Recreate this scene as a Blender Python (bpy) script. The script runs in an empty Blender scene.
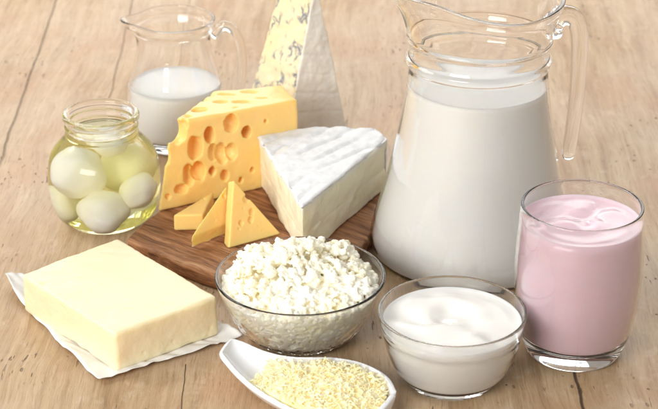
import bpy, bmesh, math, random
from mathutils import Vector, Matrix, noise
random.seed(7)
R = math.radians
SC = bpy.context.scene
COL = SC.collection

# ------------------------------------------------------------------ camera, world, lights
PITCH = R(25.5); CAMH = .5622; FPX = 1800.
cam = bpy.data.cameras.new('camera'); camo = bpy.data.objects.new('camera', cam); COL.objects.link(camo)
camo.location = (0, 0, CAMH); camo.rotation_euler = (math.pi/2-PITCH, 0, 0)
cam.sensor_width = 36; cam.lens = 36*FPX/658.; cam.clip_start = .01; cam.clip_end = 50
cam.dof.use_dof = True; cam.dof.focus_distance = 1.12; cam.dof.aperture_fstop = 16
SC.camera = camo

w = bpy.data.worlds.new('World'); SC.world = w; w.use_nodes = True
nt = w.node_tree; nt.nodes.clear()
wo = nt.nodes.new('ShaderNodeOutputWorld'); wb = nt.nodes.new('ShaderNodeBackground')
tc = nt.nodes.new('ShaderNodeTexCoord'); sx = nt.nodes.new('ShaderNodeSeparateXYZ')
ad = nt.nodes.new('ShaderNodeMath'); ad.operation = 'MULTIPLY_ADD'; ad.inputs[1].default_value = .10
cr = nt.nodes.new('ShaderNodeValToRGB')
el = cr.color_ramp.elements
el[0].position = .0; el[0].color = (.60, .58, .555, 1)
el[1].position = 1.; el[1].color = (.36, .355, .345, 1)
e = el.new(.30); e.color = (1.06, 1.03, .985, 1)
nt.links.new(tc.outputs['Generated'], sx.inputs[0])
nt.links.new(sx.outputs['Y'], ad.inputs[0]); nt.links.new(sx.outputs['Z'], ad.inputs[2])
yr = nt.nodes.new('ShaderNodeValToRGB'); ye = yr.color_ramp.elements
ye[0].position = .30; ye[0].color = (1.12, 1.12, 1.12, 1); ye[1].position = .72; ye[1].color = (.75, .75, .75, 1)
ym = nt.nodes.new('ShaderNodeMath'); ym.operation = 'MULTIPLY_ADD'; ym.inputs[1].default_value = .5; ym.inputs[2].default_value = .5
nt.links.new(sx.outputs['Y'], ym.inputs[0]); nt.links.new(ym.outputs[0], yr.inputs[0])
vm = nt.nodes.new('ShaderNodeVectorMath'); vm.operation = 'MULTIPLY'
nt.links.new(ad.outputs[0], cr.inputs[0]); nt.links.new(cr.outputs[0], vm.inputs[0]); nt.links.new(yr.outputs[0], vm.inputs[1]); nt.links.new(vm.outputs[0], wb.inputs[0]); nt.links.new(wb.outputs[0], wo.inputs[0])
wb.inputs[1].default_value = .80

def area(name, loc, target, sx_, sy_, power, col=(1, 1, 1)):
    l = bpy.data.lights.new(name, 'AREA'); l.shape = 'RECTANGLE'; l.size = sx_; l.size_y = sy_
    l.energy = power; l.color = col
    o = bpy.data.objects.new(name, l); COL.objects.link(o); o.location = loc
    o.rotation_euler = (Vector(target)-Vector(loc)).to_track_quat('-Z', 'Y').to_euler()
    return o
area('key_softbox', (-1.15, 1.60, 1.15), (0, 1.08, 0), .6, .6, 10, (1, .985, .965))
area('back_softbox', (.12, 2.45, .72), (.05, 1.35, 0), 2.2, .7, 16, (1, .985, .965))
area('fill_softbox', (-1.00, -.45, .90), (0, 1.05, .05), 1.1, .7, 33, (1, .98, .95))

SC.view_settings.view_transform = 'Standard'; SC.view_settings.look = 'None'
SC.view_settings.exposure = 0; SC.view_settings.gamma = 1
cy = SC.cycles
cy.max_bounces = 24; cy.transmission_bounces = 16; cy.transparent_max_bounces = 16
cy.diffuse_bounces = 10; cy.glossy_bounces = 8; cy.volume_bounces = 3
cy.caustics_refractive = True; cy.caustics_reflective = False; cy.blur_glossy = .6
cy.sample_clamp_indirect = 60; cy.use_denoising = True; cy.denoiser = 'OPENIMAGEDENOISE'
try:
    cy.denoising_input_passes = 'RGB_ALBEDO_NORMAL'; cy.denoising_prefilter = 'ACCURATE'
except Exception: pass

# ------------------------------------------------------------------ measuring helpers (camera ray -> point of the place)
CP, SP = math.cos(PITCH), math.sin(PITCH)
def ray(px, py):
    u = (px-329)/FPX; v = (204.5-py)/FPX
    return Vector((u, CP+v*SP, -SP+v*CP))
ORG = Vector((0, 0, CAMH))
def at(px, py, z=0.):
    d = ray(px, py); return ORG+d*((z-CAMH)/d.z)
def aty(px, py, y):
    d = ray(px, py); return ORG+d*(y/d.y)
def onplane(px, py, p, n):
    d = ray(px, py); return ORG+d*((p-ORG).dot(n)/d.dot(n))

# ------------------------------------------------------------------ mesh helpers
def link(name, me, mat=None, parent=None, smooth=True):
    o = bpy.data.objects.new(name, me); COL.objects.link(o)
    if mat: me.materials.clear(); me.materials.append(mat)
    if smooth:
        for p in me.polygons: p.use_smooth = True
    if parent:
        o.parent = parent
    return o
def tag(o, label, cat, group=None, kind=None):
    o['label'] = label; o['category'] = cat
    if group: o['group'] = group
    if kind: o['kind'] = kind
    return o
def empty(name, loc):
    o = bpy.data.objects.new(name, None); COL.objects.link(o); o.location = loc; o.empty_display_size = .01
    return o
def from_bm(bm, name='m'):
    bmesh.ops.recalc_face_normals(bm, faces=bm.faces)
    me = bpy.data.meshes.new(name); bm.to_mesh(me); bm.free(); return me
def lathe(prof, seg=128, disp=None, closed=False):
    """prof: list of (r, z).  r==0 ends are closed with a fan; closed -> the profile is a loop."""
    bm = bmesh.new(); rings = []
    for i, (r, z) in enumerate(prof):
        if r < 1e-7:
            p = Vector((0, 0, z)); rings.append([bm.verts.new(p)]); continue
        ring = []
        for k in range(seg):
            a = 2*math.pi*k/seg
            p = Vector((r*math.cos(a), r*math.sin(a), z))
            if disp: p = disp(p, a, i)
            ring.append(bm.verts.new(p))
        rings.append(ring)
    n = len(rings)
    for i in range(n if closed else n-1):
        a, b = rings[i], rings[(i+1) % n]
        for k in range(seg):
            k2 = (k+1) % seg
            if len(a) == 1 and len(b) == 1: break
            if len(a) == 1: bm.faces.new((a[0], b[k], b[k2]))
            elif len(b) == 1: bm.faces.new((a[k], a[k2], b[0]))
            else: bm.faces.new((a[k], a[k2], b[k2], b[k]))
    return from_bm(bm)
def spline(pts, n=6):
    """Catmull-Rom through tuples"""
    out = []; m = len(pts)
    for i in range(m-1):
        p0 = pts[max(i-1, 0)]; p1 = pts[i]; p2 = pts[i+1]; p3 = pts[min(i+2, m-1)]
        for k in range(n):
            t = k/n
            out.append(tuple(.5*((2*b)+(-a+c)*t+(2*a-5*b+4*c-d)*t*t+(-a+3*b-3*c+d)*t**3) for a, b, c, d in zip(p0, p1, p2, p3)))
    out.append(tuple(pts[-1])); return out
def interp(tab, z):
    if z <= tab[0][0]: return tab[0][1]
    for (a, b), (c, d) in zip(tab, tab[1:]):
        if z <= c: return b+(d-b)*(z-a)/(c-a)
    return tab[-1][1]
def evaluated(me, mods):
    o = bpy.data.objects.new('tmp', me); COL.objects.link(o); tmp = []
    for t, kw in mods:
        m = o.modifiers.new(t, t)
        for k, v in kw.items(): setattr(m, k, v)
    dg = bpy.context.evaluated_depsgraph_get(); dg.update()
    r = bpy.data.meshes.new_from_object(o.evaluated_get(dg))
    bpy.data.objects.remove(o); return r
def voxel(me, v, smooth=2):
    return evaluated(me, [('REMESH', dict(mode='VOXEL', voxel_size=v, adaptivity=0.)), ('SMOOTH', dict(factor=.5, iterations=smooth))])
def fnoise(p, s, o=4, h=.6):
    return noise.fractal(p*s, h, 2., o, noise_basis='PERLIN_ORIGINAL')
def roughen(me, fn):
    """push verts along their normals by fn(co, no)"""
    nn = [v.normal.copy() for v in me.vertices]
    for v, q in zip(me.vertices, nn): v.co += q*fn(v.co, q)
    me.update()
def prism_pts(bot, top):
    bm = bmesh.new(); n = len(bot)
    b = [bm.verts.new(p) for p in bot]; t = [bm.verts.new(p) for p in top]
    bm.faces.new(b[::-1]); bm.faces.new(t)
    for i in range(n): bm.faces.new((b[i], b[(i+1) % n], t[(i+1) % n], t[i]))
    return bm
def bevel(bm, w_, s=3):
    bmesh.ops.recalc_face_normals(bm, faces=bm.faces)
    bmesh.ops.bevel(bm, geom=bm.edges[:]+bm.verts[:], offset=w_, segments=s, affect='EDGES', profile=.5)
_ICO = {}
def ico(sub):
    if sub not in _ICO:
        q = bmesh.new(); bmesh.ops.create_icosphere(q, subdivisions=sub, radius=1.)
        q.verts.ensure_lookup_table()
        _ICO[sub] = ([v.co.copy() for v in q.verts], [tuple(v.index for v in f.verts) for f in q.faces]); q.free()
    return _ICO[sub]
def ball(bm, c, r, sub=3, jit=0., M=None):
    vs, fs = ico(sub); c = Vector(c)
    if isinstance(r, (int, float)): r = (r, r, r)
    sd = Vector((random.random()*50, random.random()*50, random.random()*50)); nv = []
    for v in vs:
        k = 1+jit*noise.noise(v*1.3+sd)
        p = Vector((v.x*r[0]*k, v.y*r[1]*k, v.z*r[2]*k))
        if M: p = M @ p
        nv.append(bm.verts.new(p+c))
    for f in fs: bm.faces.new([nv[i] for i in f])
def tube(path, secs, seg=24):
    """path: points; secs: (binormal radius, normal radius); sections perpendicular to the path, flat caps rounded"""
    bm = bmesh.new(); rings = []; n = len(path)
    Y = Vector((0, 1, 0))
    for i, p in enumerate(path):
        p = Vector(p); t = (Vector(path[min(i+1, n-1)])-Vector(path[max(i-1, 0)])).normalized()
        s = secs(i/(n-1)); side = s[2] if len(s) > 2 else Y
        b = (side-t*side.dot(t)).normalized(); q = t.cross(b)
        se = s[3] if len(s) > 3 else 1.
        f_ = lambda x: math.copysign(abs(x)**se, x)
        rings.append([bm.verts.new(p+b*s[0]*f_(math.cos(2*math.pi*k/seg))+q*s[1]*f_(math.sin(2*math.pi*k/seg))) for k in range(seg)])
    for a, b in zip(rings, rings[1:]):
        for k in range(seg): bm.faces.new((a[k], a[(k+1) % seg], b[(k+1) % seg], b[k]))
    for r_, q in ((rings[0], path[0]), (rings[-1], path[-1])):
        c = bm.verts.new(Vector(q))
        for k in range(seg): bm.faces.new((r_[k], r_[(k+1) % seg], c))
    return from_bm(bm)

# ------------------------------------------------------------------ material helpers
class NT:
    def __init__(s, name):
        s.m = bpy.data.materials.new(name); s.m.use_nodes = True; s.t = s.m.node_tree; s.t.nodes.clear()
        s.out = s.n('ShaderNodeOutputMaterial'); s.tc = s.n('ShaderNodeTexCoord')
    def n(s, t, **kw):
        x = s.t.nodes.new(t)
        for k, v in kw.items(): setattr(x, k, v)
        return x
    def l(s, a, b): s.t.links.new(a, b)
    def setv(s, sock, v):
        if hasattr(v, 'is_output'): s.l(v, sock)
        elif v is not None:
            if isinstance(v, tuple) and len(v) == 3 and sock.type == 'RGBA': v = v+(1,)
            sock.default_value = v
    def mapping(s, scale=(1, 1, 1), rot=(0, 0, 0), loc=(0, 0, 0), src=None):
        m = s.n('ShaderNodeMapping'); s.l(src or s.tc.outputs['Object'], m.inputs[0])
        m.inputs['Scale'].default_value = scale; m.inputs['Rotation'].default_value = rot; m.inputs['Location'].default_value = loc
        return m.outputs[0]
    def noise(s, vec, scale=5, detail=4, rough=.5, dist=0., col=False):
        x = s.n('ShaderNodeTexNoise'); s.l(vec, x.inputs['Vector']); x.inputs['Scale'].default_value = scale
        x.inputs['Detail'].default_value = detail; x.inputs['Roughness'].default_value = rough; x.inputs['Distortion'].default_value = dist
        return x.outputs['Color' if col else 'Fac']
    def voro(s, vec, scale=5, feature='F1', rnd=1., out='Distance'):
        x = s.n('ShaderNodeTexVoronoi', feature=feature); s.l(vec, x.inputs['Vector']); x.inputs['Scale'].default_value = scale
        x.inputs['Randomness'].default_value = rnd; return x.outputs[out]
    def ramp(s, fac, stops):
        x = s.n('ShaderNodeValToRGB'); s.l(fac, x.inputs[0]); e = x.color_ramp.elements
        while len(e) < len(stops): e.new(.5)
        for q, (p, c) in zip(e, stops):
            q.position = p
        for q, (p, c) in zip(e, stops):
            q.color = (c, c, c, 1) if isinstance(c, (int, float)) else tuple(c)+(1,)
        return x.outputs[0]
    def mix(s, fac, a, b, mode='MIX'):
        x = s.n('ShaderNodeMix', data_type='RGBA', blend_type=mode)
        s.setv(x.inputs[0], fac); s.setv(x.inputs[6], a); s.setv(x.inputs[7], b); return x.outputs[2]
    def math(s, op, a, b=None, c=None):
        x = s.n('ShaderNodeMath', operation=op); s.setv(x.inputs[0], a)
        if b is not None: s.setv(x.inputs[1], b)
        if c is not None: s.setv(x.inputs[2], c)
        return x.outputs[0]
    def bump(s, h, strength=.3, dist=.001, nrm=None):
        x = s.n('ShaderNodeBump'); x.inputs['Strength'].default_value = strength; x.inputs['Distance'].default_value = dist
        s.l(h, x.inputs['Height'])
        if nrm: s.l(nrm, x.inputs['Normal'])
        return x.outputs[0]
    def pbr(s, col, rough=.5, sss=0., rad=(.004, .003, .002), bump=None, spec=.5, coat=0., ior=1.45):
        b = s.n('ShaderNodeBsdfPrincipled'); s.setv(b.inputs['Base Color'], col); s.setv(b.inputs['Roughness'], rough)
        b.inputs['Subsurface Weight'].default_value = sss; b.inputs['Subsurface Radius'].default_value = rad
        b.inputs['Subsurface Scale'].default_value = 1.; b.inputs['Specular IOR Level'].default_value = spec
        b.inputs['Coat Weight'].default_value = coat; b.inputs['Coat Roughness'].default_value = .08
        b.inputs['IOR'].default_value = ior
        if bump: s.l(bump, b.inputs['Normal'])
        s.l(b.outputs[0], s.out.inputs['Surface']); return s.m

def mat_glass(name='clear_glass', col=(1., 1., 1.), ior=1.45, ripple=0.):
    t = NT(name); g = t.n('ShaderNodeBsdfGlass'); g.inputs['Color'].default_value = tuple(col)+(1,)
    g.inputs['Roughness'].default_value = 0; g.inputs['IOR'].default_value = ior
    if ripple:
        t.l(t.bump(t.noise(t.mapping(), 60, 2), ripple, .002), g.inputs['Normal'])
    t.l(g.outputs[0], t.out.inputs['Surface']); return t.m
def mat_table():
    t = NT('pale_planed_wood')
    rot = (0, 0, R(1.3))
    ob = t.mapping((1, 1, 1), rot)
    warp = t.noise(ob, 6, 3, .5, 0, True)
    wv = t.n('ShaderNodeVectorMath', operation='MULTIPLY_ADD'); t.l(warp, wv.inputs[0]); wv.inputs[1].default_value = (.022, .05, 0); t.l(ob, wv.inputs[2])
    def m2(scale): return t.mapping(scale, src=wv.outputs[0])
    grain = t.noise(m2((105, 6, 1)), 1., 8, .68, .15)
    fine = t.noise(m2((520, 34, 1)), 1., 5, .7)
    big = t.noise(m2((8, 5, 1)), 1., 5, .6, .3)
    mott = t.noise(m2((60, 38, 1)), 1., 6, .7)
    c = t.ramp(grain, [(.28, (.24, .130, .052)), (.42, (.40, .250, .120)), (.56, (.50, .342, .186)), (.74, (.61, .452, .28))])
    c = t.mix(t.ramp(big, [(.36, 0.), (.62, .8)]), c, t.mix(.55, c, (.68, .54, .40)))
    c = t.mix(t.ramp(t.noise(m2((13, 6, 1)), 1.7, 4), [(.50, 0.), (.68, .5)]), c, (.48, .255, .125))
    c = t.mix(t.ramp(mott, [(.33, .45), (.47, 0.)]), c, (.40, .23, .12))
    c = t.mix(t.ramp(mott, [(.55, .0), (.70, .5)]), c, (.70, .56, .42))
    c = t.mix(t.ramp(fine, [(.32, .65), (.47, 0.)]), c, (.30, .16, .075))
    # worm holes, short dark pores and knots, in patches
    patch = t.ramp(t.noise(m2((9, 7, 1)), 1.3, 3), [(.54, 0.), (.62, 1.)])
    v = t.voro(m2((190, 85, 1)), 1.)
    pits = t.math('MULTIPLY', t.ramp(v, [(.12, 1.), (.20, 0.)]), t.math('MULTIPLY', patch, t.ramp(t.noise(m2((90, 60, 1)), 1., 1), [(.5, 0.), (.53, 1.)])))
    pits2 = t.ramp(t.voro(m2((34, 25, 1)), 1.), [(.016, .9), (.034, 0.)])
    cut = t.math('MULTIPLY', t.ramp(t.noise(m2((330, 60, 1)), 1., 2), [(.66, 0.), (.70, .9)]), patch)
    holes = t.math('MAXIMUM', t.math('MAXIMUM', pits, pits2), cut)
    kn = t.ramp(t.math('ADD', t.voro(m2((4.3, 2.6, 1)), 1.), t.math('MULTIPLY_ADD', mott, .08, -.04)), [(.02, .6), (.06, .3), (.12, 0.)])
    c = t.mix(kn, c, (.30, .15, .075))
    c = t.mix(t.math('MULTIPLY', holes, .85), c, (.10, .052, .030))
    # plank joints and cracks running away from the camera
    sp = t.n('ShaderNodeSeparateXYZ'); t.l(t.tc.outputs['Object'], sp.inputs[0])
    yy = sp.outputs[1]
    wob = t.math('MULTIPLY_ADD', t.noise(t.mapping((.1, 1, 1)), 24., 4), .005, -.0025)
    X = t.math('ADD', t.math('MULTIPLY_ADD', yy, .0226, sp.outputs[0]), wob)
    joint = None
    for x0, wd, ya, yb, k in ((-.2225, .0007, 1.25, 9, .6), (-.150, .0005, 1.36, 9, .45), (-.0958, .0004, 1.44, 9, .4), (.1705, .00075, 0, .975, 1.), (-.066, .00028, 0, .952, .8), (.44, .0007, 0, 9, .6), (-.52, .0007, 0, 9, .6)):
        # object origin is the world origin, so yb/ya are metres from the camera foot
        d = t.math('ABSOLUTE', t.math('SUBTRACT', X, x0))
        j = t.ramp(t.math('DIVIDE', d, wd*2), [(.25, k), (.8, 0.)])
        n_ = t.n('ShaderNodeMapRange'); t.l(yy, n_.inputs[0]); n_.inputs[1].default_value = ya-.06; n_.inputs[2].default_value = ya+.03
        j = t.math('MULTIPLY', j, n_.outputs[0]); j = t.math('MULTIPLY', j, t.math('LESS_THAN', yy, yb))
        joint = j if joint is None else t.math('MAXIMUM', joint, j)
    c = t.mix(t.math('MULTIPLY', joint, .95), c, (.07, .035, .02))
    h = t.math('MULTIPLY_ADD', grain, .4, t.math('MULTIPLY', fine, .7))
    h = t.math('MULTIPLY_ADD', mott, .4, h)
    h = t.math('MULTIPLY_ADD', holes, -1.4, h)
    h = t.math('MULTIPLY_ADD', joint, -2.5, h)
    nb = t.bump(h, .7, .0012)
    return t.pbr(c, t.ramp(mott, [(.3, .40), (.7, .54)]), bump=nb, spec=.55)
def mat_board():
    t = NT('dark_walnut_wood')
    rot = (0, 0, R(-38))
    wp = t.noise(t.mapping((1, 1, 1), rot), 14, 3, .5, 0, True)
    wv = t.n('ShaderNodeVectorMath', operation='MULTIPLY_ADD'); t.l(wp, wv.inputs[0]); wv.inputs[1].default_value = (.015, .015, .01); t.l(t.mapping((1, 1, 1), (0, 0, R(38))), wv.inputs[2])
    g = t.noise(t.mapping((16, 190, 190), src=wv.outputs[0]), 1., 6, .65, .5)
    f = t.noise(t.mapping((60, 700, 700), src=wv.outputs[0]), 1., 4, .6)
    c = t.ramp(g, [(.28, (.09, .032, .014)), (.43, (.26, .110, .048)), (.58, (.42, .20, .092)), (.78, (.56, .32, .165))])
    c = t.mix(t.ramp(f, [(.32, .6), (.5, 0.)]), c, (.05, .02, .01))
    h = t.math('MULTIPLY_ADD', g, 1., t.math('MULTIPLY', f, .5))
    return t.pbr(c, .5, bump=t.bump(h, .8, .0016), spec=.4)
def mat_milk(name, col, rad=(.006, .005, .004), rough=.25, bump=None):
    t = NT(name); return t.pbr(col, rough, .55, rad, spec=.25, ior=1.35)
def mat_cheese(name, col, col2, rough=.42, scale=90, b=.25, rad=(.006, .003, .001)):
    t = NT(name)
    n1 = t.noise(t.mapping(), scale, 5, .6); n2 = t.noise(t.mapping(), scale*6, 3, .6); n0 = t.noise(t.mapping(), 22, 3)
    c = t.mix(t.ramp(n0, [(.35, 0.), (.7, 1.)]), col, col2)
    h = t.math('MULTIPLY_ADD', n2, .3, n1)
    return t.pbr(c, rough, .45, rad, bump=t.bump(h, b, .0008), spec=.4)
GLASS = mat_glass()
GLASS2 = mat_glass('pressed_glass', ripple=.05)

# ------------------------------------------------------------------ table
def build_table():
    bm = bmesh.new()
    bmesh.ops.create_cube(bm, size=1.)
    for v in bm.verts: v.co = Vector((v.co.x*4.8, v.co.y*5.2+2.0, v.co.z*.04-.02))
    o = link('table_top', from_bm(bm), mat_table(), smooth=False); o['kind'] = 'structure'
build_table()

# ------------------------------------------------------------------ glass vessels
def outer_inner(outer, wall, floor, lip, cw=.008, ch=.006):
    """closed profile: outer wall up, rounded lip, inner wall down to the floor; outer = [(z, r)]"""
    top = outer[-1][0]
    o = spline([(r, z) for z, r in outer], 6)
    rt, zt = o[-1]
    prof = [(0, .0012), (outer[0][1]*.72, .0012), (outer[0][1]*.84, 0.)]+o
    for k in range(1, 8):                                             # rounded lip
        a = math.pi*k/8
        prof.append((rt-lip/2+lip/2*math.cos(a), zt+lip/2*math.sin(a)))
    tab = [(z, r) for r, z in o]
    zs = []; z = top
    while z > floor+ch: zs.append(z); z -= .003
    for z in zs:
        k = min(1, (top-z)/.006); wl = lip+(wall-lip)*k
        prof.append((interp(tab, z)-wl, z))
    r0 = interp(tab, floor+ch)-wall
    for k in range(1, 7):
        a = math.pi/2*k/6
        prof.append((r0-cw*(1-math.cos(a)), floor+ch-ch*math.sin(a)))
    prof.append((0, floor))
    return prof, tab
def content(tab, wall, floor, level, over=-.0001, men=.0012, cw=.008, ch=.006):
    """profile of what fills the vessel, a hair into the glass"""
    prof = [(0, floor-over)]
    r0 = interp(tab, floor+ch)-wall+over
    for k in range(6, 0, -1):
        a = math.pi/2*k/6
        prof.append((r0-cw*(1-math.cos(a)), floor+ch-(ch+over)*math.sin(a)))
    z = floor+ch
    while z < level-.002:
        prof.append((interp(tab, z)-wall+over, z)); z += .003
    rr = interp(tab, level)-wall+over
    prof += [(rr, level+men*.6), (rr-.0004, level+men*.62), (rr-.0012, level+men*.2), (rr-.003, level), (rr-.006, level-.0001)]
    n = 14
    for k in range(1, n): prof.append(((rr-.006)*(1-k/n), level))
    prof.append((0, level)); return prof

def yogurt_swirl(cx, cy_, z0, amp, k1, Rr):
    def f(p, a, i):
        r = math.hypot(p.x, p.y)
        if p.z < z0-.0005: return p
        fall = max(0, min(1, (Rr-r)/.008))
        q = Vector((p.x-cx, p.y-cy_, 0)); rr = q.length; th = math.atan2(q.y, q.x)
        d_ = Vector((p.x, p.y, z0*9)); w2 = d_+Vector((noise.noise(d_*38), noise.noise(d_*38+Vector((7, 3, 1))), 0))*.016
        h = 1.15*noise.noise(Vector((w2.x*k1*.045, w2.y*k1*.105, 1.7)))+.8*noise.noise(w2*k1*.075)+.5*math.sin(rr*k1*.6+th)*math.exp(-rr*75)
        p.z += amp*h*fall; return p
    return f

# yogurt bowl
T = [(0., .0270), (.0025, .0288), (.010, .0345), (.018, .0381), (.027, .0405), (.0335, .0415), (.0350, .0424), (.040, .0433), (.0455, .0442)]
prof, tab = outer_inner(T, .0016, .005, .0019)
b1 = (.0733, .9366, 0)
o = link('glass_bowl', lathe(prof, 160), GLASS); o.location = b1
tag(o, 'small clear glass bowl holding plain white yogurt, in front of the tall milk jug', 'bowl')
pf = content(tab, .0016, .005, .0385, men=.002)
pf2 = []
for a, b in zip(pf, pf[1:]):
    pf2.append(a)
    if b[1] > .0383 and a[1] > .0383 and a[0] < .037: pf2 += [(a[0]+(b[0]-a[0])*k/4, a[1]+(b[1]-a[1])*k/4) for k in range(1, 4)]
pf2.append(pf[-1])
o = link('yogurt', lathe(pf2, 200, yogurt_swirl(-.002, .004, 0.0385, .0026, 560, .041)), mat_milk('plain_yogurt', (.91, .895, .85), rough=.2)); o.location = b1
tag(o, 'thick plain white yogurt with a swirled surface in the small glass bowl', 'yogurt')

# tumbler with pink yogurt drink
T = [(0., .0262), (.002, .0288), (.008, .0315), (.020, .0348), (.038, .0378), (.058, .0388), (.078, .0381), (.0992, .0366)]
prof, tab = outer_inner(T, .0014, .0115, .0020)
tb = (.1512, .969, 0)
o = link('glass_tumbler', lathe(prof, 160), GLASS); o.location = tb
tag(o, 'rounded clear tumbler with a thick base, full of pink yogurt drink, at the right', 'glass')
def mat_pink():
    t = NT('pink_yogurt')
    n = t.noise(t.mapping(), 40, 3)
    v = t.voro(t.mapping((1, 1, 1)), 75.)
    c = t.mix(t.ramp(n, [(.3, 0.), (.7, 1.)]), (.82, .60, .672), (.84, .64, .705))
    c = t.mix(t.math('MULTIPLY', t.ramp(v, [(.035, 1.), (.06, 0.)]), .3), c, (.55, .17, .27))
    return t.pbr(c, .16, .5, (.006, .003, .003), ior=1.36)
pf = content(tab, .0014, .0115, .0885, men=.0022)
pf2 = []
for a, b in zip(pf, pf[1:]):
    pf2.append(a)
    if b[1] > .0883 and a[1] > .0883 and a[0] < .031: pf2 += [(a[0]+(b[0]-a[0])*k/4, a[1]+(b[1]-a[1])*k/4) for k in range(1, 4)]
pf2.append(pf[-1])
o = link('yogurt_drink', lathe(pf2, 200, yogurt_swirl(.004, -.002, .0885, .0023, 520, .034)), mat_pink()); o.location = tb
tag(o, 'pale pink fruit yogurt drink with a rippled top inside the tumbler', 'yogurt drink')

# cottage cheese bowl
T = [(0., .0285), (.003, .0325), (.009, .0385), (.017, .0435), (.026, .0477), (.034, .0508), (.0412, .0531)]
prof, tabc = outer_inner(T, .0018, .0055, .0021)
cb = Vector((-.0179, .990, 0))
nout = 3+len(spline([(r, z) for z, r in T], 6))
def facets(p, a, i):
    if i >= nout or p.z < .0005 or p.z > .026: return p
    k = min(1, p.z/.004)*max(0, min(1, (.026-p.z)/.008))
    row = p.z/.0048; s = .00055*k*math.cos(a*26+(math.pi if int(row) % 2 else 0))*math.sin(math.pi*(row % 1))
    r = math.hypot(p.x, p.y); p.x *= (r+s)/r; p.y *= (r+s)/r; return p
# finer rings on the outer wall so that the pressed pattern is real relief
fp = []
for j, (a, b) in enumerate(zip(prof, prof[1:])):
    fp.append(a)
    if 2 < j < nout-1 and a[1] < .027:
        for k in range(1, 3): fp.append((a[0]+(b[0]-a[0])*k/3, a[1]+(b[1]-a[1])*k/3))
fp.append(prof[-1]); nout += len(fp)-len(prof)
o = link('glass_bowl', lathe(fp, 208, facets), GLASS); o.location = cb
tag(o, 'larger clear glass bowl with pressed facets, heaped with cottage cheese', 'bowl')

# tall milk jug
JT = [(0., .0655), (.003, .0690), (.010, .0703), (.024, .0675), (.052, .0598), (.080, .0538), (.108, .0489), (.128, .0462), (.1345, .0462), (.1375, .0480), (.1405, .0480), (.1435, .0458), (.150, .0462), (.1535, .0480), (.156, .0478), (.166, .0500), (.174, .0525), (.181, .0545)]
prof, tabj = outer_inner(JT, .0017, .0022, .0028, .002, .002)
jg = Vector((.0985, 1.1104, 0))
SPA = R(200)
def jug_lip(p, a, i):
    if p.z < .150: return p
    t = (p.z-.150)/.033
    d = (a-SPA+math.pi) % (2*math.pi)-math.pi
    r = math.hypot(p.x, p.y)
    up = .011*t*math.exp(-(d/R(62))**2)-.003*t*math.exp(-((abs(d)-R(95))/R(35))**2)
    s = .010*t*t*math.exp(-(d/R(22))**2)-.0025*t*math.exp(-((abs(d)-R(38))/R(16))**2)
    p.x *= (r+s)/r; p.y *= (r+s)/r; p.z += up; return p
jug = empty('milk_jug', jg)
tag(jug, 'tall clear glass jug of milk with a wavy pouring lip and hooked handle', 'jug')
link('jug_body', lathe(prof, 192, jug_lip), GLASS, jug)
hp = spline([(.0475, 0, .160), (.0545, 0, .1660), (.0630, 0, .1640), (.0672, 0, .152), (.0680, 0, .132), (.0678, 0, .104), (.0662, 0, .080), (.0642, 0, .0620)], 10)
def hs(s):
    k = 1-.35*s
    if s > .93: k *= math.sqrt(max(.02, 1-((s-.93)/.07)**2))
    return (.0052*k, .0068*k, Vector((0, 1, 0)), .62)
hm = tube(hp, hs, 28); h = link('handle', hm, GLASS, jug); h.rotation_euler.z = R(8)
bm = bmesh.new(); ball(bm, (.0505, 0, .156), (.0055, .007, .006), 3); h2 = link('handle_root', from_bm(bm), GLASS, h)
o = link('milk', lathe(content(tabj, .0017, .0022, .121, cw=.002, ch=.002, men=.0015), 160), mat_milk('whole_milk', (.985, .965, .895), rough=.3)); o.location = jg
tag(o, 'white milk filling the tall jug up to its shoulder', 'milk')

# small pitcher
PT = [(0., .0330), (.004, .0370), (.016, .0392), (.030, .0387), (.046, .0362), (.060, .0322), (.074, .0288), (.084, .0283), (.089, .0295), (.0915, .0312), (.0945, .0314), (.0985, .0322)]
prof, tabp = outer_inner(PT, .0016, .006, .0022)
pc = Vector((-.1192, 1.300, 0))
def pit_lip(p, a, i):
    if p.z < .080: return p
    t = (p.z-.080)/.0186; d = (a-R(188)+math.pi) % (2*math.pi)-math.pi
    r = math.hypot(p.x, p.y); s = .0075*t*t*math.exp(-(d/R(17))**2)-.0012*t*math.exp(-((abs(d)-R(38))/R(16))**2)
    p.x *= (r+s)/r; p.y *= (r+s)/r; p.z += .001*t*math.exp(-(d/R(20))**2); return p
pit = empty('milk_pitcher', pc)
tag(pit, 'small clear glass pitcher half full of milk, standing behind the mozzarella jar', 'pitcher')
link('pitcher_body', lathe(prof, 160, pit_lip), GLASS, pit)
hp = spline([(.0300, 0, .086), (.0380, 0, .0935), (.0465, 0, .0900), (.0515, 0, .0770), (.0525, 0, .060), (.0500, 0, .042), (.0430, 0, .029), (.0375, 0, .024)], 10)
link('handle', tube(hp, lambda s: (.0052*(1-.2*s), .0038*(1-.15*s)), 24), GLASS, pit)
o = link('milk', lathe(content(tabp, .0016, .006, .0463, men=.0015), 128), bpy.data.materials['whole_milk']); o.location = pc
tag(o, 'white milk half filling the small pitcher', 'milk')

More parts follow.
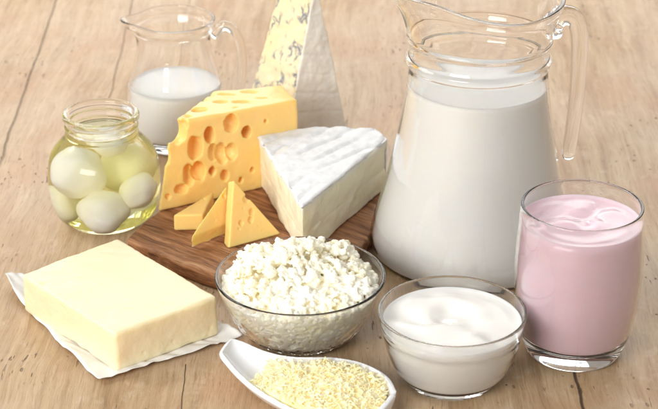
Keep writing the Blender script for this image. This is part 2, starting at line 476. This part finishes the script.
# mozzarella jar: glass and brine have nearly the same index, so the cavity surface is only real above the brine
jr = Vector((-.1583, 1.1535, 0)); LV = .0690
JO = [(0., .0235), (.002, .0275), (.008, .0345), (.018, .0380), (.030, .0395), (.042, .0390), (.053, .0363), (.061, .0303), (.0650, .0262), (.0665, .0250), (.0685, .0256), (.0700, .0249), (.0715, .0246), (.0730, .0256), (.0745, .0256), (.0760, .0248), (.0775, .0250), (.0790, .0266), (.0815, .0268)]
o_ = spline([(r, z) for z, r in JO], 5)
prof = [(0, .0012), (.018, .0012), (.0205, 0)]+o_+[(.0258, .0828), (.0245, .0832), (.0232, .0828), (.0225, .0810), (.0222, .077), (.0222, .072), (.0221, LV+.0006), (.0218, LV+.0002), (.020, LV), (0, LV)]
jar = link('mozzarella_jar', lathe(prof, 160), mat_glass('jar_glass', (1., 1., .995), 1.36)); jar.location = jr
tag(jar, 'round bellied glass jar with a threaded neck, full of mozzarella balls in yellow brine', 'jar')
t = NT('yellow_brine'); tr = t.n('ShaderNodeBsdfTransparent'); t.l(tr.outputs[0], t.out.inputs['Surface'])
va = t.n('ShaderNodeVolumeAbsorption'); va.inputs['Color'].default_value = (.95, .925, .22, 1); va.inputs['Density'].default_value = 15
vs_ = t.n('ShaderNodeVolumeScatter'); vs_.inputs['Color'].default_value = (1, .97, .48, 1); vs_.inputs['Density'].default_value = 9; vs_.inputs['Anisotropy'].default_value = .3
av = t.n('ShaderNodeAddShader'); t.l(va.outputs[0], av.inputs[0]); t.l(vs_.outputs[0], av.inputs[1]); t.l(av.outputs[0], t.out.inputs['Volume'])
tabr = [(z, r) for r, z in o_]
bp = [(0, .0035), (.022, .0037)]
z = .006
while z < LV-.0006: bp.append((interp(tabr, z)-.0018 if z < .062 else min(interp(tabr, z)-.0018, .0222), z)); z += .003
bp += [(.0218, LV-.0006), (0, LV-.0006)]
o = link('brine', lathe(bp, 96), t.m); o.location = jr
tag(o, 'cloudy pale yellow brine around the mozzarella balls in the jar', 'brine')
MZ = NT('mozzarella'); MZ = MZ.pbr((.98, .975, .95), .6, .4, (.004, .004, .003), spec=.15, bump=MZ.bump(MZ.noise(MZ.mapping(), 60, 3), .2, .001))
for (x, y, z, r, lb) in [(-.0145, -.0080, .0400, .0155, 'largest mozzarella ball, upper left in the jar'),
                         (.0010, -.0180, .0185, .0140, 'mozzarella ball at the front bottom of the jar'),
                         (.0205, -.0080, .0285, .0115, 'mozzarella ball at the right side of the jar beside the holed cheese'),
                         (.0045, .0010, .0555, .0095, 'mozzarella ball floating right under the neck of the jar'),
                         (-.0225, .0020, .0165, .0110, 'mozzarella ball low at the left side of the jar'),
                         (.0080, .0150, .0330, .0120, 'mozzarella ball at the back of the jar')]:
    bm = bmesh.new(); ball(bm, (0, 0, 0), (r*1.05, r, r*.96), 4, .18)
    for v in bm.verts: v.co *= 1+.014*noise.noise(v.co*190)+.05*noise.noise(v.co*60+Vector((r*900, 0, 0)))
    o = link('mozzarella_ball', from_bm(bm), MZ); o.location = jr+Vector((x, y, z))
    tag(o, lb, 'mozzarella ball', 'mozzarella balls in the jar')

# ------------------------------------------------------------------ board
BZ = .012
def build_board():
    pts = [at(126.5, 238.5, BZ), Vector((-.112, 1.076, BZ)), Vector((-.079, 1.050, BZ)), Vector((-.052, 1.036, BZ)), Vector((-.034, 1.040, BZ)), Vector((-.004, 1.062, BZ)), Vector((.020, 1.082, BZ)), Vector((.030, 1.110, BZ)), Vector((.033, 1.150, BZ)), Vector((.043, 1.178, BZ)), Vector((.036, 1.205, BZ)), Vector((.022, 1.226, BZ)), Vector((.018, 1.270, BZ)), Vector((.0155, 1.297, BZ)), Vector((-.030, 1.325, BZ)), Vector((-.074, 1.300, BZ)), Vector((-.078, 1.245, BZ)), Vector((-.095, 1.200, BZ)), Vector((-.112, 1.160, BZ)), Vector((-.128, 1.128, BZ))]
    bm = prism_pts([Vector((p.x, p.y, .0)) for p in pts], pts)
    bevel(bm, .0012, 2)
    me = voxel(from_bm(bm), .0013, 3)
    roughen(me, lambda c, n: .0006*noise.noise(Vector((c.x*30+c.y*20, c.y*30-c.x*30, c.z*200)))+(.0007*noise.noise(c*140) if abs(n.z) < .6 else 0))
    for v in me.vertices: v.co.z = max(v.co.z, .0002)
    o = link('serving_board', me, mat_board())
    tag(o, 'thick dark brown rustic wooden board under the cheeses', 'board')
build_board()

# ------------------------------------------------------------------ cheeses
EMM = mat_cheese('holed_cheese', (.91, .60, .19), (.92, .65, .25), .30, 90, .18, (.010, .005, .0015))
def emmental():
    zt = .0755
    tip = at(171, 124, zt); rt = at(298, 99.5, zt); bk = at(214, 91, zt)
    btip = at(159, 212, BZ)
    mid = Vector((-.1160, 1.1500, 0))
    top = [Vector((tip.x-.001, tip.y, zt)), rt, Vector((rt.x-.012, rt.y+.030, zt)), bk, ]
    top = [Vector((p.x, p.y, zt)) for p in top]
    bot = [Vector((btip.x-.0012, btip.y, BZ)), Vector((rt.x+.001, rt.y-.001, BZ)), Vector((rt.x-.010, rt.y+.032, BZ)), Vector((bk.x-.004, bk.y, BZ))]
    bm = prism_pts(bot, top); bevel(bm, .0016, 2)
    me = from_bm(bm)
    n = (bot[1]-bot[0]).cross(top[0]-bot[0]).normalized()
    if n.y > 0: n = -n
    cut = bmesh.new()
    S = .00072
    ux = (bot[1]-bot[0]).normalized(); uz = n.cross(ux).normalized()
    M = Matrix((ux, -n, uz)).transposed()
    for px, py, a, b, dep in [(230.7, 123, 7.5, 9, .006), (209.4, 135, 5.5, 9, .010), (246, 132, 5, 6.5, .010), (194.8, 148, 8, 13, .008), (213, 152, 5.5, 9, .004), (221.6, 154, 6, 11.5, .005), (231, 152, 6, 9, .004),
                              (212, 171, 4, 5, .008), (224.2, 175, 4.8, 6.5, .006), (198.5, 171, 7, 11, .008), (188.5, 175, 6, 12, .006), (240.5, 180, 2.6, 3.5, .004), (181, 189, 7, 5.5, .005), (168, 197, 3, 3, .003), (252, 170, 2.5, 3, .003), (265, 121, 2, 2.5, .002)]:
        p = onplane(px, py, bot[0], n)
        ball(cut, p+n*.0008, (a*S/.95, dep*1.5, b*S/.95), 4, .16, M)
    # bites out of the thin end and of the top
    for px, py, z, r in [(178, 132, None, .0085), (164, 158, None, .0066), (186, 125, None, .004), (158, 185, None, .0045), (163, 140, None, .006)]:
        p = onplane(px, py, bot[0], n); ball(cut, p-ux*.002, (r, r*1.3, r*1.15), 3, .2)
    for px, py, rx, ry, rz in [(242, 101.5, .008, .003, .002), (221, 102, .006, .0028, .002), (200, 110.5, .0065, .004, .004), (226, 95, .008, .002, .0015), (262, 98, .006, .002, .001), (187, 117, .004, .003, .002), (178, 113, .006, .006, .003), (196, 100, .007, .005, .0035), (209, 95, .005, .004, .003), (235, 108, .003, .002, .001), (250, 92, .007, .0025, .0018)]:
        ball(cut, at(px, py, zt)+Vector((0, .001, .0003)), (rx, ry, rz), 3, .3)
    cm = from_bm(cut); co = bpy.data.objects.new('cut', cm); COL.objects.link(co)
    me = voxel(me, .0009, 0)
    me2 = evaluated(me, [('BOOLEAN', dict(operation='DIFFERENCE', object=co, solver='EXACT', use_self=True))])
    bpy.data.objects.remove(co)
    me3 = voxel(me2, .0006, 3)
    roughen(me3, lambda c, q: .0003*fnoise(c, 60, 3)+.00008*noise.noise(c*900)+.0011*noise.noise(Vector((c.x*22, c.y*22, c.z*30)))+.0004*noise.noise(c*70))
    for v in me3.vertices: v.co.z = max(v.co.z, BZ+.0004)
    o = link('holed_cheese_wedge', me3, EMM)
    tag(o, 'tall yellow cheese wedge full of large round holes, on the board behind the slices', 'cheese')
emmental()
def slab(face, thick, holes, label, down=None, name='cheese_slice'):
    """triangular slice: visible face corners and thickness away from the viewer"""
    a, b, c = face; n = (b-a).cross(c-a).normalized()
    if n.dot(ORG-a) < 0: n = -n
    ex = Vector(down)*thick if down else -n*thick
    bm = prism_pts([p+ex for p in face], face); bevel(bm, .0006, 2); me = voxel(from_bm(bm), .0007, 0)
    if holes:
        cut = bmesh.new()
        for px, py, r in holes:
            p = onplane(px, py, a, n); ball(cut, p+n*.0004, (r*.8, r, r), 3, .3)
        co = bpy.data.objects.new('cut', from_bm(cut)); COL.objects.link(co)
        me = evaluated(me, [('BOOLEAN', dict(operation='DIFFERENCE', object=co, solver='EXACT', use_self=True))]); bpy.data.objects.remove(co)
    me = voxel(me, .0005, 2)
    roughen(me, lambda c_, q: .00022*fnoise(c_, 90, 3)+.0002*noise.noise(c_*45))
    for v in me.vertices: v.co.z = max(v.co.z, BZ+.0004)
    o = link(name, me, EMM); tag(o, label, 'cheese slice', 'cheese slices in front of the holed cheese'); return o
cbl = at(228.5, 248.5, BZ+.0004); cbr = at(281, 234, BZ+.0004)
slab([cbl, cbr, aty(233.5, 180, cbl.y+.024)], .0085, [(253, 191, .0075), (246, 199, .003), (241, 223, .0022), (251.5, 212, .0026), (250.5, 220, .0026), (239, 229, .0013), (243, 208, .0012), (258, 226, .001), (262, 231, .001)],
     'rightmost upright triangular cheese slice with small holes, touching the cottage cheese bowl in view')
bbl = at(189.5, 238.0, BZ+.0100); bbr = at(229, 222, BZ+.0105)
slab([bbl, bbr, aty(226.5, 184, bbl.y+.034)], .0095, [(224, 196, .002), (215, 220, .0012)], 'middle triangular cheese slice leaning between the two others', (0, .15, -1))
abl = at(173, 215, BZ+.0125); abr = at(196, 213, BZ+.0125)
slab([abl, at(203, 214.5, BZ+.0125), at(214, 191, BZ+.0125)], .0120, [(204, 199, .0016), (206, 196, .0012)], 'leftmost triangular cheese slice lying flat at the board edge')

def brie():
    zt = .0530; z0 = BZ+.0004
    L = at(255, 132, zt); T_ = at(301.5, 207, zt); Rr = at(387.5, 138, zt); B2 = at(375, 127.5, zt); B1 = at(315, 126, zt)
    loop = [L, T_, Rr, B2, B1]
    cen = sum(loop, Vector())/5
    def tw(p, k, z): q = cen+(p-cen)*k; return Vector((q.x, q.y, z))
    root = empty('soft_cheese_wedge', (cen.x, cen.y, z0))
    tag(root, 'wedge of soft cheese with a white bloomy rind and creamy cut sides, on the board', 'cheese')
    bm = prism_pts([tw(p, .965, z0) for p in loop], [tw(p, .985, zt-.0015) for p in loop]); bevel(bm, .0015, 2)
    me = voxel(from_bm(bm), .0009, 3)
    roughen(me, lambda c, q: .0012*fnoise(c, 28, 3)+.0004*fnoise(c, 110, 3)-(.0003*math.exp(-((c.z-.030-.002*noise.noise(c*40))/.0012)**2)))
    for v in me.vertices: v.co.z = max(v.co.z, z0); v.co -= root.location
    t = NT('soft_cheese_paste'); n0 = t.noise(t.mapping(), 45, 4); n1 = t.noise(t.mapping(), 260, 4)
    c = t.mix(t.ramp(n0, [(.35, 0.), (.7, 1.)]), (.92, .87, .67), (.90, .83, .60))
    sp = t.n('ShaderNodeSeparateXYZ'); t.l(t.tc.outputs['Object'], sp.inputs[0])
    edge = t.ramp(t.math('MULTIPLY_ADD', t.noise(t.mapping(), 70, 2), .004, sp.outputs[2]), [(.0370, 0.), (.0405, 1.)])
    c = t.mix(edge, c, (.90, .88, .80))
    link('paste', me, t.pbr(c, .4, .45, (.008, .006, .003), bump=t.bump(t.math('MULTIPLY_ADD', n1, .4, n0), .35, .0012)), root)
    # rind: a slightly larger skin over the top and down the curved back
    bm = prism_pts([tw(p, 1.0, zt-.0028) for p in loop], [tw(p, 1.0, zt) for p in loop]); bevel(bm, .0011, 2)
    me = voxel(from_bm(bm), .0007, 2)
    ax = (Rr-L).normalized()
    def crease(c, q):
        if q.z < .2: return .0012*fnoise(c, 75, 3)
        u = (c-L).dot(ax); v = (c-L).dot(Vector((-ax.y, ax.x, 0)))
        u2 = u*.8-v*.55+.010*noise.noise(c*26)
        g = abs(math.sin(u2*math.pi/.0155))
        return .0022*(min(1, g*1.5)-1)*max(0, min(1, .55+2*noise.noise(c*33)))+.0012*fnoise(c, 38, 3)+.00012*noise.noise(c*300)
    roughen(me, crease)
    # sag of the rind over the back wall
    for v in me.vertices: v.co -= root.location
    t = NT('white_rind'); n0 = t.noise(t.mapping(), 120, 5, .65); n1 = t.noise(t.mapping(), 700, 3)
    c = t.mix(t.ramp(n0, [(.3, 0.), (.62, 1.)]), (.70, .705, .71), (.82, .825, .83))
    rm = t.pbr(c, .75, .2, (.003, .003, .003), bump=t.bump(t.math('MULTIPLY_ADD', n1, .5, n0), .4, .0012), spec=.2)
    link('rind', me, rm, root)
    bl = [B1, B2, Rr]
    bm = bmesh.new()
    bk = [tw(L, 1.0, 0), tw(B1, 1.0, 0), tw(B2, 1.0, 0), tw(Rr, 1.0, 0)]
    inn = [tw(L, .985, 0), tw(B1, .985, 0), tw(B2, .985, 0), tw(Rr, .985, 0)]
    lp = bk+inn[::-1]
    bm = prism_pts([Vector((p.x, p.y, z0)) for p in lp], [Vector((p.x, p.y, zt-.001)) for p in lp])
    me = voxel(from_bm(bm), .0007, 2); roughen(me, lambda c, q: .0006*fnoise(c, 60, 3))
    for v in me.vertices: v.co -= root.location
    link('back_rind', me, rm, root)
    return rm
RIND = brie()

def blue():
    z0 = BZ+.0004
    B = Vector((-.0385+.005, 1.262, z0)); A = Vector((-.0700, 1.283, z0)); C = Vector((.0135, 1.2900, z0))
    # tip edge of the wedge, high above the base
    T2 = aty(314, -13, 1.283); T1 = aty(279, -12, 1.300)
    D = A+(C-B)
    root = empty('blue_cheese_wedge', (B.x, B.y, z0))
    tag(root, 'tall upright wedge of blue veined cheese standing at the back of the board', 'cheese')
    tr = Vector((.0015, .0015, 0))
    bm = bmesh.new()
    vs = [bm.verts.new(p) for p in (A, B, C, D, T1, T2, T2+tr*1.5, T1+tr*1.5)]
    for f in ((0, 3, 2, 1), (0, 1, 5, 4), (1, 2, 6, 5), (2, 3, 7, 6), (3, 0, 4, 7), (4, 5, 6, 7)): bm.faces.new([vs[i] for i in f])
    bevel(bm, .0015, 2)
    me = voxel(from_bm(bm), .0009, 3)
    roughen(me, lambda c, q: .0010*fnoise(c, 45, 3)+.0004*noise.noise(c*220))
    for v in me.vertices: v.co.z = max(v.co.z, z0); v.co -= root.location
    t = NT('blue_veined_paste')
    n0 = t.noise(t.mapping(), 30, 3)
    c = t.mix(t.ramp(n0, [(.35, 0.), (.65, 1.)]), (.88, .775, .54), (.87, .735, .44))
    wv = t.n('ShaderNodeVectorMath', operation='MULTIPLY_ADD'); t.l(t.noise(t.mapping(), 90, 3, .6, 0, True), wv.inputs[0]); wv.inputs[1].default_value = (.012, .012, .012); t.l(t.tc.outputs['Object'], wv.inputs[2])
    vv = t.voro(t.mapping((1, 1, .6), src=wv.outputs[0]), 120., 'DISTANCE_TO_EDGE')
    veins = t.math('MULTIPLY', t.ramp(vv, [(.02, 1.), (.13, 0.)]), t.ramp(t.noise(t.mapping((1, 1, .7)), 95, 3), [(.49, 0.), (.60, 1.)]))
    blot = t.ramp(t.noise(t.mapping((1, 1, .6)), 150, 4, .6), [(.62, 0.), (.72, 1.)])
    veins = t.math('MAXIMUM', veins, t.math('MULTIPLY', blot, .8))
    c = t.mix(t.math('MULTIPLY', veins, .88), c, (.15, .19, .26))
    link('paste', me, t.pbr(c, .45, .35, (.006, .005, .003), bump=t.bump(t.math('SUBTRACT', n0, t.math('MULTIPLY', veins, .6)), .4, .001)), root)
    # flat rind face on the right, 2 mm thick
    n = (C-B).cross(T2-B).normalized()
    if n.dot(ORG-B) < 0: n = -n
    fb = [B-(A-B).normalized()*-.0+Vector((-.0004, 0, 0)), C, T2+tr*1.5, T2]
    bm = prism_pts([p-n*.0012 for p in fb], [p+n*.0016 for p in fb]); bevel(bm, .0006, 1)
    me = voxel(from_bm(bm), .0009, 2)
    def rr(c, q):
        g = abs(math.sin((c.z*.97+c.x*.25)*math.pi/.0145+.4*noise.noise(c*50)))
        return .0004*(min(1, g*3)-1)+.0009*fnoise(c, 45, 4)
    roughen(me, rr)
    for v in me.vertices: v.co.z = max(v.co.z, z0); v.co -= root.location
    t = NT('cream_crust'); n0 = t.noise(t.mapping(), 55, 5, .6)
    c = t.mix(t.ramp(n0, [(.35, 0.), (.65, 1.)]), (.74, .69, .61), (.86, .82, .75))
    link('rind', me, t.pbr(c, .7, .2, (.004, .003, .002), bump=t.bump(n0, .4, .0012), spec=.2), root)
blue()

# ------------------------------------------------------------------ butter on parchment
def butter():
    ht = .0285
    c1 = at(21, 274, ht); c2 = at(118, 238.5, ht); c3 = at(217.5, 296.5, ht); c4 = at(114.5, 334, ht)
    top = [c1, c4, c3, c2]; z0 = .0016
    bot = [Vector((p.x, p.y, z0)) for p in top]
    bm = prism_pts(bot, top); bevel(bm, .0019, 4)
    me = voxel(from_bm(bm), .0009, 2)
    cen = (c1+c3)/2
    chips = [(onplane(43, 284, c1, Vector((0, 0, 1))), .0028), (at(90, 302, .0285), .0016), (at(199, 309, .022), .0018)]
    rq = random.Random(3)
    for k in range(16):
        a_, b_ = [(c1, c4), (c4, c3), (c1, c2)][k % 3]; chips.append((a_.lerp(b_, rq.random())-Vector((0, 0, rq.choice((0, 0, .012, .02)))), rq.uniform(.0007, .0014)))
    def f(c, q):
        h = .0007*fnoise(c, 22, 3)+.00022*fnoise(c, 120, 3)
        if q.z < .5: h += .00018*noise.noise(Vector((c.x*120, c.y*120, c.z*160)))
        for p, r in chips:
            d = (c-p).length
            if d < r*1.6: h -= r*.45*(1-d/(r*1.6))
        if c.z < .005: h += .0006*noise.noise(c*130)
        return h
    roughen(me, f)
    for v in me.vertices: v.co.z = max(v.co.z, z0)
    t = NT('butter'); n0 = t.noise(t.mapping(), 16, 4); n1 = t.noise(t.mapping(), 330, 3, .6); n2 = t.noise(t.mapping((1, 1, 1)), 60, 4)
    c = t.mix(t.ramp(n0, [(.35, 0.), (.7, 1.)]), (.87, .74, .48), (.88, .765, .53))
    o = link('butter_block', me, t.pbr(c, .36, .5, (.010, .007, .003), bump=t.bump(t.math('MULTIPLY_ADD', n1, .3, t.math('MULTIPLY_ADD', t.noise(t.mapping((14, 260, 200), (0, 0, R(41))), 1., 3, .6), .8, n2)), .38, .0008), spec=.35))
    tag(o, 'rectangular block of pale yellow butter on white parchment', 'butter')
butter()
def paper():
    A = at(2., 282, 0); B = at(99.5, 385, 0); C = at(245, 339, 0); D = Vector((-.137, 1.071, 0))
    n = 70; bm = bmesh.new(); g = []
    for i in range(n+1):
        row = []
        for j in range(n+1):
            u = i/n; v = j/n
            p = (A*(1-u)+B*u)*(1-v)+(D*(1-u)+C*u)*v
            e = min(u, v, 1-u, 1-v)
            ca, cb_ = abs(2*u-1), abs(2*v-1)
            mid_ = (A+B+C+D)/4; kk = (ca*cb_)**5; p = p.lerp(mid_, (.035 if u+v < 1 and u < .5 else .02)*kk)
            # torn, slightly bowed edges
            nz = noise.noise(Vector((u*5, v*5, 3.1)))
            p += Vector((noise.noise(Vector((u*7, v*7, 0))), noise.noise(Vector((u*7, v*7, 9))), 0))*.0016*(1 if e < .3 else .3)
            if v == 0: p += Vector((-.3, -.6, 0))*.0035*math.sin(math.pi*u)
            lift = max(0, (.16-e)/.16)**2*(.0022+.0022*nz)
            lift += .0045*max(0, 1-(u+v)*3.2)**1.5+.0015*max(0, (1-u+v)*-1+.22)
            cr_ = .0011*max(0, 1-e/.2)*abs(math.sin((u-v)*17+nz*5))+.0007*max(0, 1-e/.3)*noise.noise(Vector((u*16, v*16, 5)))
            p.z = .0006+max(0, lift)+max(0, cr_)
            row.append(bm.verts.new(p))
        g.append(row)
    for i in range(n):
        for j in range(n): bm.faces.new((g[i][j], g[i+1][j], g[i+1][j+1], g[i][j+1]))
    me = evaluated(from_bm(bm), [('SOLIDIFY', dict(thickness=.00025, offset=1.))])
    t = NT('parchment'); n0 = t.noise(t.mapping(), 70, 3)
    o = link('parchment_paper', me, t.pbr((.80, .80, .78), .55, .15, (.002, .002, .002), bump=t.bump(n0, .3, .001)))
    tag(o, 'sheet of crinkled white parchment under the butter block', 'paper')
paper()

# ------------------------------------------------------------------ cottage cheese
def heap(x, y):
    """height of the cottage cheese above the table, bowl-centred coordinates"""
    r = math.hypot(x, y)
    h = .0365+.0135*max(0, 1-(r/.047)**2)+.0075*fnoise(Vector((x, y, .7)), 48, 3)
    h += .006*math.exp(-((x+.033)**2+(y-.026)**2)/.00007)+.004*math.exp(-((x-.024)**2+(y-.030)**2)/.0001)+.004*math.exp(-((x)**2+(y-.02)**2)/.0004)
    return h
def cottage():
    bm = bmesh.new()
    # packed core
    prof = [(0, .0066)]
    z = .007
    while z < .0345: prof.append((interp(tabc, z)-.0020-.0026, z)); z += .003
    prof += [(.040, .0365), (.030, .0398), (.015, .0425), (0, .043)]
    core = lathe(prof, 48); bm.from_mesh(core)
    rnd = random.Random(5)
    def curd(p, r):
        k = rnd.choice((1, 2, 3, 4))
        for j in range(k):
            q = Vector(p)+Vector((rnd.uniform(-1, 1), rnd.uniform(-1, 1), rnd.uniform(-1, 1)))*r*.75*(j > 0)
            a = r*(1 if j == 0 else rnd.uniform(.35, .8))
            ball(bm, q, (a*rnd.uniform(.8, 1.2), a*rnd.uniform(.8, 1.2), a*rnd.uniform(.75, 1.05)), 2, .55)
    # curds against the glass
    for i in range(1500):
        z = rnd.uniform(.0075, .037); a = rnd.uniform(0, 2*math.pi); r = rnd.uniform(.0014, .0027)
        R_ = interp(tabc, z)-.0020-.0002-r*.85
        curd((R_*math.cos(a), R_*math.sin(a), z), r*.9)
    for i in range(1500):
        rr = .0485*math.sqrt(rnd.random()); a = rnd.uniform(0, 2*math.pi); x, y = rr*math.cos(a), rr*math.sin(a)
        r = .0010+.0028*rnd.random()**1.5
        lim = interp(tabc, min(.041, heap(x, y)))-.0020-r
        if rr > lim: continue
        curd((x, y, heap(x, y)-abs(rnd.gauss(0, .0028))), r*.85)
    me = voxel(from_bm(bm), .00050, 1)
    roughen(me, lambda c, q: .00030*noise.noise(c*230)+.00035*noise.noise(c*480)+.00035*noise.noise(c*900))
    # keep inside the glass
    for v in me.vertices:
        if v.co.z < .0412:
            R_ = interp(tabc, max(.006, v.co.z))-.0021; r = math.hypot(v.co.x, v.co.y)
            if r > R_: v.co.x *= R_/r; v.co.y *= R_/r
        v.co.z = max(v.co.z, .0061)
    t = NT('curd'); n0 = t.noise(t.mapping(), 60, 3)
    c = t.mix(t.ramp(n0, [(.40, 0.), (.62, 1.)]), (.96, .93, .82), (.96, .90, .70))
    o = link('cottage_cheese', me, t.pbr(c, .4, .4, (.003, .0025, .0015), bump=t.bump(t.noise(t.mapping(), 900, 3), .15, .0006))); o.location = cb
    tag(o, 'heap of lumpy white cottage cheese in the larger glass bowl', 'cottage cheese', kind='stuff')
cottage()

# ------------------------------------------------------------------ porcelain spoon with grated cheese
ZR = .0175
up = [(232, 343), (243, 345), (265, 352), (296.6, 356.8), (331, 357), (360, 362), (382, 374), (391.5, 390)]
lo = [(221.5, 357), (229, 364.5), (243, 377), (268, 394.5), (299, 410), (338, 419), (372, 412), (391, 393)]
U = spline([tuple(at(x, y, ZR)) for x, y in up], 8); W = spline([tuple(at(x, y, ZR)) for x, y in lo], 8)
NS = len(U)
def spoon_pt(i, tt):
    s = i/(NS-1); a = Vector(U[i]); b = Vector(W[i])
    p = a*(1-tt)/2+b*(1+tt)/2
    dep = interp([(0, .0004), (.06, .0030), (.12, .0045), (.25, .0075), (.4, .0125), (.55, .0150), (.8, .0145), (.93, .0105), (1., .001)], s)
    rim = interp([(0, .004), (.15, .0025), (.35, 0.), (1., 0.)], s)
    p.z = ZR+rim-dep*(1-abs(tt)**2.6); return p
def spoon():
    bm = bmesh.new(); nt_ = 40; g = []
    for i in range(NS):
        # denser at the rim
        g.append([bm.verts.new(spoon_pt(i, math.sin(math.pi/2*(-1+2*j/nt_)))) for j in range(nt_+1)])
    for i in range(NS-1):
        for j in range(nt_): bm.faces.new((g[i][j], g[i+1][j], g[i+1][j+1], g[i][j+1]))
    bmesh.ops.remove_doubles(bm, verts=bm.verts, dist=.00005)
    bmesh.ops.recalc_face_normals(bm, faces=bm.faces)
    up_ = sum(f.normal.z for f in bm.faces)
    if up_ < 0: bmesh.ops.reverse_faces(bm, faces=bm.faces)
    me = bpy.data.meshes.new('spoon'); bm.to_mesh(me); bm.free()
    me = evaluated(me, [('SOLIDIFY', dict(thickness=.0031, offset=-1., use_even_offset=False)), ('BEVEL', dict(width=.0008, segments=2, limit_method='ANGLE', angle_limit=R(50)))])
    me = voxel(me, .0006, 9)
    for v in me.vertices: v.co.z = max(v.co.z, .0002)
    t = NT('white_porcelain')
    o = link('porcelain_spoon', me, t.pbr((.84, .85, .88), .12, .1, (.002, .002, .002), spec=.5, coat=.3))
    tag(o, 'white porcelain spoon with a short open handle, holding grated cheese', 'spoon')
spoon()
def grated():
    rnd = random.Random(11)
    bm = bmesh.new()
    def hmound(s, tt):
        k = max(0, 1-((s-.63)/.33)**2)*max(0, 1-(tt/.90)**2)
        return .0175*k**.6
    def surf(s, tt):
        x = s*(NS-1); i = min(NS-2, int(x)); f = x-i
        p = spoon_pt(i, tt)*(1-f)+spoon_pt(i+1, tt)*f; return p
    # core, a closed lump
    cs = [[None]*17 for _ in range(25)]
    for a in range(25):
        for b in range(17):
            s = .31+.61*a/24; tt = -.86+1.72*b/16; p = surf(s, tt); p.z += max(0, hmound(s, tt)-.0012)+.0003; cs[a][b] = bm.verts.new(p)
    for a in range(24):
        for b in range(16): bm.faces.new((cs[a][b], cs[a+1][b], cs[a+1][b+1], cs[a][b+1]))
    lowv = [[bm.verts.new(v.co-Vector((0, 0, max(.0008, v.co.z-surf(.31+.61*a/24, -.86+1.72*b/16).z)))) for b, v in enumerate(r_)] for a, r_ in enumerate(cs)]
    for a in range(24):
        for b in range(16): bm.faces.new((lowv[a][b+1], lowv[a+1][b+1], lowv[a+1][b], lowv[a][b]))
    for a in range(24):
        for b in (0, 16): bm.faces.new((cs[a][b], lowv[a][b], lowv[a+1][b], cs[a+1][b]))
    for b in range(16):
        for a in (0, 24): bm.faces.new((cs[a][b], cs[a][b+1], lowv[a][b+1], lowv[a][b]))
    for k in range(2600):
        s = rnd.gauss(.62, .14); tt = rnd.uniform(-.88, .88)
        if not .30 < s < .925: continue
        if rnd.random() > max(.15, (1-abs(tt)**3)): continue
        p = surf(s, tt); p.z += hmound(s, tt)*rnd.uniform(.8, 1.0)+rnd.uniform(-.0004, .0016)
        L = rnd.uniform(.0018, .0060); wd = rnd.uniform(.00028, .00055); th = wd*.75
        a = rnd.uniform(0, 2*math.pi); el_ = rnd.gauss(0, .5)
        d = Vector((math.cos(a)*math.cos(el_), math.sin(a)*math.cos(el_), math.sin(el_)))
        sd = d.cross(Vector((rnd.uniform(-.4, .4), rnd.uniform(-.4, .4), 1))).normalized(); nn = d.cross(sd)
        cv = rnd.uniform(-.0018, .0018); cz = rnd.uniform(-.0015, .0012); prev = None
        for q in range(6):
            u = q/5-.5; c = p+d*L*u+sd*cv*(1-4*u*u)+nn*cz*(1-4*u*u)
            w_ = wd*(1-.6*abs(2*u)**2); 
            ring = [bm.verts.new(c+sd*w_+nn*th), bm.verts.new(c-sd*w_+nn*th), bm.verts.new(c-sd*w_-nn*th), bm.verts.new(c+sd*w_-nn*th)]
            if prev:
                for m in range(4): bm.faces.new((prev[m], prev[(m+1) % 4], ring[(m+1) % 4], ring[m]))
            else: bm.faces.new(ring)
            if q == 0: bm.faces.new(ring[::-1]) if False else None
            prev = ring
        bm.faces.new(prev[::-1])
    t = NT('grated_cheese')
    c = t.mix(t.ramp(t.noise(t.mapping(), 160, 3), [(.35, 0.), (.65, 1.)]), (.96, .84, .47), (.96, .89, .63))
    me = voxel(from_bm(bm), .00030, 1)
    o = link('grated_cheese', me, t.pbr(c, .6, .6, (.004, .003, .0015), spec=.2))
    tag(o, 'pile of finely grated pale yellow cheese in the white spoon', 'grated cheese', kind='stuff')
grated()
